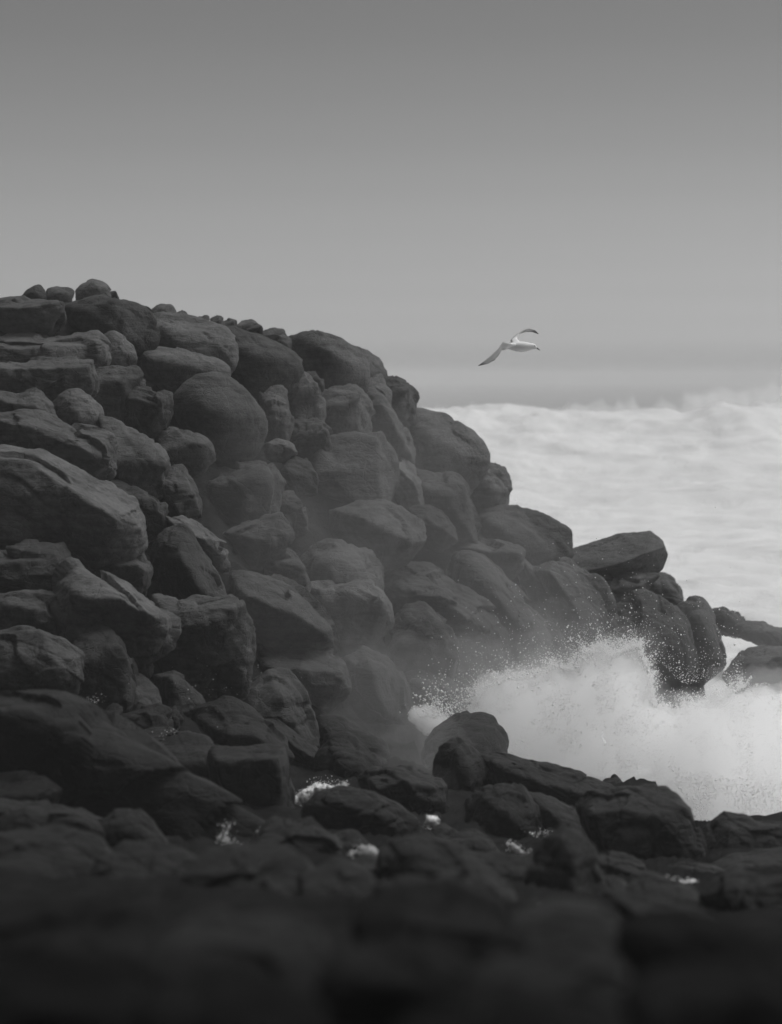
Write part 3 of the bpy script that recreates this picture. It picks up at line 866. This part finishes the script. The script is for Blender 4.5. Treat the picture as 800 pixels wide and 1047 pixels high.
# pass 1 splash
def build_splash():
    D = 38.8
    loc = at(620, 780, D)
    root = bpy.data.objects.new("wave_splash", None)
    root.location = Vector(loc)
    COL.objects.link(root)
    tag(root, "tall white wave splash bursting behind the dark blocky rock", "splash")
    core = "474,740 486,718 492,704 520,694 545,692 570,680 592,686 600,668 612,660 626,670 640,662 655,658 664,692 668,718 690,730 705,720 735,716 760,700 830,694 840,880 760,860 720,845 690,800 655,790 600,815 540,800 500,790 478,764"
    DF = lambda x, y: D - 5.0 * min(max((x - 640) / 70, 0), 1) * min(max((y - 720) / 90, 0), 1)
    cloud("spray_core", core, DF, 26, 900, 0.045, volume_mat("dense_spray", 1.7, 1.0), root, 5, rmin=5, spread=.6, fine=.55)
    shell = "452,750 470,716 480,700 520,680 560,668 590,664 605,646 650,640 672,662 680,704 720,700 760,678 840,670 850,890 760,870 700,840 600,820 520,806 470,780"
    cloud("spray_mist", shell, DF, 55, 260, 0.10, volume_mat("thin_spray", 0.16, 1.0), root, 8, rmin=14, spread=.9, fine=.5)
    rng = np.random.default_rng(3)
    P = np.array([(a[0], a[1]) for a in parse(core)])
    pts, rad = [], []
    # thrown drops: clustered jets leaving the upper rim of the cloud
    for _ in range(900):
        i = rng.integers(0, 17)
        t = rng.uniform()
        q = P[i] * (1 - t) + P[i + 1] * t
        ang = R_(-90) + rng.normal() * 0.55 + (-0.35 if q[0] < 560 else 0.05)
        ln = rng.gamma(1.6, 8.0)
        nn = int(rng.integers(15, 90))
        s = rng.beta(1.0, 1.5, nn) * ln
        curve = rng.normal() * 0.02
        x = q[0] + np.cos(ang) * s + curve * s * s * .3 + rng.normal(size=nn) * (0.6 + s * .09)
        y = q[1] + np.sin(ang) * s + 0.012 * s * s + rng.normal(size=nn) * (0.6 + s * .09) + 2
        d = D + rng.normal() * .5 + rng.normal(size=nn) * 0.2
        for k in range(nn):
            pts.append(at(x[k], y[k], d[k]))
        rad.append(.0016 + rng.exponential(.0030, nn) + (rng.uniform(size=nn) < .04) * .006)
    # falling curtain of drops in front of the right part
    n = 9000
    x = rng.normal(690, 34, n)
    y = rng.normal(785, 22, n)
    d = 37.0 + rng.uniform(-.8, .8, n)
    pts += [at(a, b2, c2) for a, b2, c2 in zip(x, y, d)]
    rad.append(rng.gamma(2.0, .0012, n) + .0012)
    # fine grain over the body of the splash
    n = 90000
    x = rng.uniform(480, 830, n)
    y = rng.uniform(655, 850, n)
    pl = [(a[0], a[1]) for a in parse(core)]
    kk = inside(pl, x, y)
    x, y = x[kk], y[kk]
    gr = vnoise(np.stack([x * .05, y * .05, 0 * x], 1)) + .6 * vnoise(np.stack([x * .16, y * .16, 0 * x + 4], 1))
    kk = gr + rng.normal(size=len(x)) * .25 > .1
    x, y = x[kk], y[kk]
    pts += [at(a, b2, DF(a, b2) - rng.uniform(.7, 1.6)) for a, b2 in zip(x, y)]
    rad.append(rng.gamma(2.0, .0020, len(x)) + .0015)
    # fine drops drifting up the rocks
    n = 2600
    x = rng.uniform(440, 760, n)
    y = np.interp(x, [440, 500, 600, 650, 700, 760], [745, 700, 668, 655, 700, 690]) - rng.exponential(22, n)
    d = D + rng.uniform(-.5, 1.5, n)
    pts += [at(a, b2, c2) for a, b2, c2 in zip(x, y, d)]
    rad.append(rng.gamma(2.0, .0020, n) + .002)
    o = drops_mesh("droplets", np.array(pts), np.concatenate(rad), root, loc)
    o["kind"] = "stuff"


def plume():
    D = 36.6
    loc = at(440, 752, D)
    root = bpy.data.objects.new("small_plume", None)
    root.location = Vector(loc)
    COL.objects.link(root)
    tag(root, "small white plume of water left of the mist covered dome", "splash")
    cloud("spray_core", "420,730 428,726 436,722 446,728 458,732 462,738 450,748 440,760 430,752", D, 12, 160, .04, volume_mat("plume_spray", 6.0), root, 11, rmin=3, fine=.35)
    rng = np.random.default_rng(7)
    n = 900
    x = rng.normal(448, 12, n)
    y = 735 - rng.gamma(1.5, 8, n)
    P = np.array([at(a, b2, D + rng.normal() * .3) for a, b2 in zip(x, y)])
    o = drops_mesh("droplets", P, rng.gamma(2, .003, n) + .003, root, loc)
    o["kind"] = "stuff"


def drift():
    o = cloud("drifting_spray", "262,720 300,668 360,650 430,640 520,640 600,620 640,640 660,700 560,760 480,800 400,806 380,770 330,740", lambda x, y: depth(x, y) - 2.4, 60, 190, .16,
              volume_mat("drifting_spray", 0.05), None, 21, rmin=26, spread=.5, fine=.4)
    tag(o, kind="stuff")
    o = cloud("sea_mist", "200,500 280,390 400,370 480,440 560,530 650,610 680,700 620,720 520,730 400,725 250,660", lambda x, y: depth(x, y) - 3.2, 90, 150, .3,
              volume_mat("sea_mist", 0.013), None, 22, rmin=40, spread=1.6, fine=.6)
    tag(o, kind="stuff")

    o = cloud("wash_mist", "670,640 700,610 760,600 860,610 860,720 690,720", 46.5, 45, 60, .2,
              volume_mat("wash_mist", 0.025), None, 31, rmin=22, spread=.8, fine=.5)
    tag(o, kind="stuff")
    o = cloud("surf_mist", "380,422 450,413 520,414 600,410 690,411 715,400 745,395 790,391 900,392 900,440 380,440", 151, 16, 420, .45,
              volume_mat("surf_mist", 0.45), None, 25, rmin=3, spread=1.0, fine=2.0)
    tag(o, kind="stuff")


build_splash()
plume()
drift()


def foam(label, poly, d, big=3.2, mat=None, fine=.16, n=160):
    rng = np.random.default_rng(int(d * 1000))
    A = np.array([(a[0], a[1]) for a in parse(poly)])
    ctr = A.mean(0)
    root = bpy.data.objects.new("foam_patch", None)
    loc = at(ctr[0], A[:, 1].max(), d)
    root.location = Vector(loc)
    COL.objects.link(root)
    tag(root, label, "foam", "white water caught between the rocks")
    cloud("froth", poly, d, big, 150, .014, mat or M_FOAM, root, int(d * 100), rmin=.5, spread=.5, fine=fine)
    i = rng.integers(0, len(A), n)
    t = rng.uniform(size=n)[:, None]
    q = A[i - 1] * (1 - t) + A[i] * t + rng.normal(size=(n, 2)) * 1.8
    P = np.array([at(a, b2, d - .05 + rng.normal() * .06) for a, b2 in q])
    o = drops_mesh("droplets", P, rng.gamma(2, .0016, n) + .0015, root, loc)
    o["kind"] = "stuff"


foam("bright streak of white water pouring over the swirl washed rock", "298,820 308,811 322,804 345,802 356,801 352,808 334,810 318,816 306,826", depth(330, 815) - 1.5, 8, n=420)
foam("small bright square gap of white water beside the streaming rock", "436,833 447,834 451,838 447,846 434,844", depth(440, 845) - .6, 8, None, .03, 30)
foam("tiny white fleck of water just under the bright square gap", "432,850 438,849 440,852 434,855", depth(436, 850) - .3)
foam("foam pocket left of the tall triangular rock", "518,862 528,862 540,870 546,876 541,879 526,872", depth(532, 875) - .6, 4, M_FROTH, .2, 160)
foam("thin streak of foam in the right foreground gully", "680,896 695,899 712,904 724,909 716,913 700,908", depth(705, 910) - .6, 5)
foam("faint foam washing left of the domed rock", "358,872 368,866 382,868 388,880 374,882 362,880", depth(372, 885) - .3, 2.5, M_FROTH, .2, 120)
foam("faint foam below the lower end of the great slab", "222,856 234,856 246,864 249,872 238,868", depth(236, 866) - 2.3, 2.5, M_FROTH, .2, 120)
foam("curl of foam on the broad wet rock's back", "262,852 270,845 284,843 280,849 268,854", depth(272, 862) - 1.2, 2.2, M_FROTH, .2, 90)
foam("patch of foam running down beside the pinnacle rock", "452,776 458,778 458,792 462,806 457,802 451,788", depth(456, 800) - .9, 3, M_FROTH, .2, 160)


def specks():
    rng = np.random.default_rng(9)
    pts, rad = [], []
    for cx, cy, sx, sy, n, dd in ((98, 715, 8, 5, 60, -2.2), (175, 752, 14, 7, 60, -1.2), (232, 848, 8, 9, 90, -2.5), (457, 775, 6, 12, 260, -.8),
                                  (525, 928, 12, 8, 120, -1.0), (716, 838, 9, 5, 300, .2), (690, 872, 20, 5, 60, -.8), (330, 800, 14, 5, 150, -.8),
                                  (560, 852, 16, 4, 200, -.9), (372, 868, 10, 5, 150, -.6), (505, 768, 10, 12, 500, -.6), (240, 700, 60, 25, 120, -1.5), (350, 825, 25, 8, 120, -1.0)):
        for _ in range(n * 2 // 3):
            x, y = rng.normal(cx, sx * .6), rng.normal(cy, sy * .6)
            pts.append(at(x, y, depth(x, y) + dd + rng.normal() * .1))
            rad.append(rng.gamma(2, .0016) + .0012)
    P = np.array(pts)
    o = drops_mesh("water_drops", P, np.array(rad), None, P.mean(0))
    tag(o, kind="stuff")


specks()


# ------------------------------------------------------------------ gull
def build_gull():
    D = 39.0
    k = D / FPX
    m, nt, b = mat_new("gull_feathers")
    L = nt.links.new
    at_ = node(nt, 'ShaderNodeAttribute', attribute_name="span")
    cr = node(nt, 'ShaderNodeValToRGB')
    e = cr.color_ramp.elements
    e[0].position, e[0].color = 0.0, (0.80, 0.80, 0.80, 1)
    e[1].position, e[1].color = 1.0, (0.06, 0.06, 0.06, 1)
    for p, c in ((0.10, .78), (0.22, .46), (0.80, .36), (0.90, .12)):
        q = e.new(p)
        q.color = (c, c, c, 1)
    L(at_.outputs['Fac'], cr.inputs['Fac'])
    L(cr.outputs['Color'], b.inputs['Base Color'])
    b.inputs['Roughness'].default_value = .8
    mb, nt2, b2 = mat_new("beak_horn")
    b2.inputs['Base Color'].default_value = (.10, .10, .10, 1)
    me_, nt3, b3 = mat_new("eye_black")
    b3.inputs['Base Color'].default_value = (.01, .01, .01, 1)
    b3.inputs['Roughness'].default_value = .2
    base = at(530, 354, D)

    def P(px, py, f=0.0):          # metres from the body centre; f towards the camera
        return RIGHT * ((px - 530) * k) + UP * ((354 - py) * k) - FWD * f
    V, F, S = [], [], []

    def loft(rings, span):
        n = len(rings[0])
        o = len(V)
        for r, s in zip(rings, span):
            V.extend(r)
            S.extend(s if hasattr(s, '__len__') else [s] * n)
        for i in range(len(rings) - 1):
            for j in range(n):
                a, c = o + i * n + j, o + i * n + (j + 1) % n
                F.append((a, c, c + n, a + n))
        return o
    # body: tail to bill base
    axis = [(511.5, 355.5, .012, .010), (514, 355.2, .055, .014), (518, 354.6, .06, .030), (523, 354.2, .075, .062), (529, 354.4, .088, .085), (535, 354.6, .088, .088),
            (540, 354.6, .072, .074), (543, 354.4, .056, .056), (545.3, 354.2, .052, .050), (547.4, 354.8, .044, .042), (549, 355.7, .018, .018)]
    rings = []
    for x, y, wd, hh in axis:
        rings.append([P(x, y) - FWD * (-math.cos(t) * wd) + UP * (math.sin(t) * hh) for t in np.linspace(0, 2 * math.pi, 14, endpoint=False)])
    loft(rings, [0] * len(rings))

    def wing(secs):
        # section: leading edge point, trailing edge point, thickness, span value
        rg, sp = [], []
        for le, te, t, s in secs:
            le, te = np.array(le), np.array(te)
            ch = te - le
            up = np.array((0, 0.1, 1.0))
            up = up - ch * (up @ ch) / (ch @ ch + 1e-9)
            up /= np.linalg.norm(up) + 1e-9
            r = [le, le + ch * .12 + up * t, le + ch * .35 + up * t * 1.1, le + ch * .7 + up * t * .6, te,
                 te - ch * .3 + up * t * .15, le + ch * .35 - up * t * .2, le + ch * .12 - up * t * .4]
            rg.append(r)
            sp.append(s)
        # refine along the span
        R2, S2 = [], []
        for i in range(len(rg) - 1):
            for t in np.linspace(0, 1, 6, endpoint=False):
                R2.append([a * (1 - t) + c * t for a, c in zip(rg[i], rg[i + 1])])
                S2.append(sp[i] * (1 - t) + sp[i + 1] * t)
        R2.append(rg[-1])
        S2.append(sp[-1])
        loft(R2, S2)
    # near wing: swept down and to the left, towards the camera
    wing([(P(533, 352.8, .02), P(521, 355.5, .00), .030, 0.02), (P(523, 352.2, .16), P(516.5, 358.5, .12), .026, .12), (P(513.8, 350.6, .30), P(512, 359.5, .26), .022, .34),
          (P(508.5, 358.2, .38), P(510, 363.6, .30), .018, .45), (P(501, 365.4, .46), P(505.5, 369.6, .38), .014, .60), (P(494, 371.2, .53), P(498, 373.8, .47), .010, .80), (P(487.6, 376.2, .60), P(488.6, 376.4, .59), .004, 1.0)])
    # far wing: raised up and to the right, away from the camera
    wing([(P(535, 352.6, -.02), P(523, 352.2, -.02), .028, 0.02), (P(529.5, 346.0, -.14), P(522.5, 347.6, -.10), .024, .12), (P(532, 340.2, -.26), P(525.4, 344.2, -.22), .020, .34),
          (P(537.5, 335.6, -.34), P(531.5, 340.2, -.30), .016, .50), (P(543.5, 333.6, -.42), P(540, 337.6, -.38), .012, .72), (P(549, 335.2, -.48), P(546.4, 337.4, -.46), .008, .88), (P(553, 338.8, -.52), P(552.4, 339.2, -.52), .003, 1.0)])
    root = mesh_obj("gull", np.array(V), np.array(F), m)
    root.location = Vector(base)
    a = root.data.attributes.new("span", 'FLOAT', 'POINT')
    a.data.foreach_set("value", np.array(S, np.float32))
    tag(root, "white gull with grey black tipped wings gliding over the surf", "bird")
    # bill
    V, F, S = [], [], []
    rings = []
    for x, y, r in ((548.4, 355.6, .017), (550.4, 356.6, .013), (551.8, 357.6, .010), (552.3, 358.6, .002)):
        rings.append([P(x, y) + FWD * math.cos(t) * r * .8 + UP * math.sin(t) * r for t in np.linspace(0, 2 * math.pi, 8, endpoint=False)])
    loft(rings, [0] * 4)
    mesh_obj("beak", np.array(V), np.array(F), mb, parent=root)
    iv, jf = icosphere(2)
    for s in (1, -1):
        mesh_obj("eye", iv * .011 + P(546.9, 353.9, .040 * s), jf, me_, parent=root)


build_gull()


# ------------------------------------------------------------------ haze
def build_haze():
    x0, x1, y0, y1, z0, z1 = -3400, 3400, -60, 2700, -2.8, 11.0
    V = [(x, y, z) for x in (x0, x1) for y in (y0, y1) for z in (z0, z1)]
    F = [(0, 1, 3, 2), (4, 6, 7, 5), (0, 4, 5, 1), (2, 3, 7, 6), (0, 2, 6, 4), (1, 5, 7, 3)]
    o = mesh_obj("haze", V, F, volume_mat("sea_haze", HAZE, 0.90), smooth=False)
    tag(o, kind="stuff")


HAZE = 0.0013
build_haze()

# ------------------------------------------------------------------ light
SUN_EL, SUN_AZ = R_(62), R_(75)        # azimuth clockwise from +Y (the view): from the right and behind the pile
sd = bpy.data.lights.new("sun", 'SUN')
sd.energy = 1.35
sd.angle = R_(18)
sd.color = (1.0, 1.0, 1.0)             # a black and white picture: neutral light
so = bpy.data.objects.new("sun", sd)
v = Vector((math.sin(SUN_AZ) * math.cos(SUN_EL), math.cos(SUN_AZ) * math.cos(SUN_EL), math.sin(SUN_EL)))
so.rotation_euler = v.to_track_quat('Z', 'Y').to_euler()
so.location = (30, 30, 60)
COL.objects.link(so)

w = bpy.data.worlds.new("World")
scene.world = w
w.use_nodes = True
nt = w.node_tree
L = nt.links.new
bg = nt.nodes["Background"]
sky = node(nt, 'ShaderNodeTexSky', sky_type='NISHITA')
sky.sun_disc = False
sky.sun_elevation = SUN_EL
sky.sun_rotation = SUN_AZ
sky.air_density = 1.0
sky.dust_density = 4.0
bw = node(nt, 'ShaderNodeRGBToBW')
L(sky.outputs[0], bw.inputs[0])
tc = node(nt, 'ShaderNodeTexCoord')
sp = node(nt, 'ShaderNodeSeparateXYZ')
L(tc.outputs['Generated'], sp.inputs[0])
cr = node(nt, 'ShaderNodeValToRGB')            # overcast: cloud deck brighter overhead, a duller band low over the sea
cr.color_ramp.interpolation = 'LINEAR'
SKYSTOPS = [(0.0, 3.5), (0.0146, 3.12), (0.023, 2.36), (0.035, 1.69), (0.048, 1.28), (0.06, 1.04), (0.077, .815), (0.097, .645), (0.117, .54), (0.142, .447), (0.158, .415), (0.28, 0.5), (0.6, 1.1)]
e = cr.color_ramp.elements
e[0].position, e[1].position = SKYSTOPS[0][0], SKYSTOPS[-1][0]
e[0].color = (SKYSTOPS[0][1] / 5,) * 3 + (1,)
e[1].color = (SKYSTOPS[-1][1] / 5,) * 3 + (1,)
for a, c in SKYSTOPS[1:-1]:
    k = e.new(a)
    k.color = (c / 5,) * 3 + (1,)
L(sp.outputs['Z'], cr.inputs['Fac'])
mu0 = node(nt, 'ShaderNodeMath', operation='MULTIPLY')
mu0.inputs[1].default_value = 5.0
L(bw.outputs[0], mu0.inputs[0])
mu = node(nt, 'ShaderNodeMath', operation='MULTIPLY')
L(mu0.outputs[0], mu.inputs[0])
L(cr.outputs['Color'], mu.inputs[1])
# added dimming of the sky behind the viewer, to darken camera-facing rock sides
ld = node(nt, 'ShaderNodeMapRange', interpolation_type='SMOOTHSTEP')
ld.inputs['From Min'].default_value = -0.55
ld.inputs['From Max'].default_value = 0.35
ld.inputs['To Min'].default_value = 0.32
ld.inputs['To Max'].default_value = 1.0
L(sp.outputs['Y'], ld.inputs['Value'])
mu2 = node(nt, 'ShaderNodeMath', operation='MULTIPLY')
L(mu.outputs[0], mu2.inputs[0])
L(ld.outputs['Result'], mu2.inputs[1])
L(mu2.outputs[0], bg.inputs['Color'])
bg.inputs['Strength'].default_value = 0.15

# ------------------------------------------------------------------ render settings
scene.render.engine = 'CYCLES'
scene.cycles.volume_bounces = 24
scene.cycles.max_bounces = 24
scene.cycles.diffuse_bounces = 3
scene.cycles.use_denoising = True
scene.view_settings.view_transform = 'Standard'
scene.view_settings.look = 'None'
scene.view_settings.exposure = 0.0
scene.view_settings.gamma = 1.0
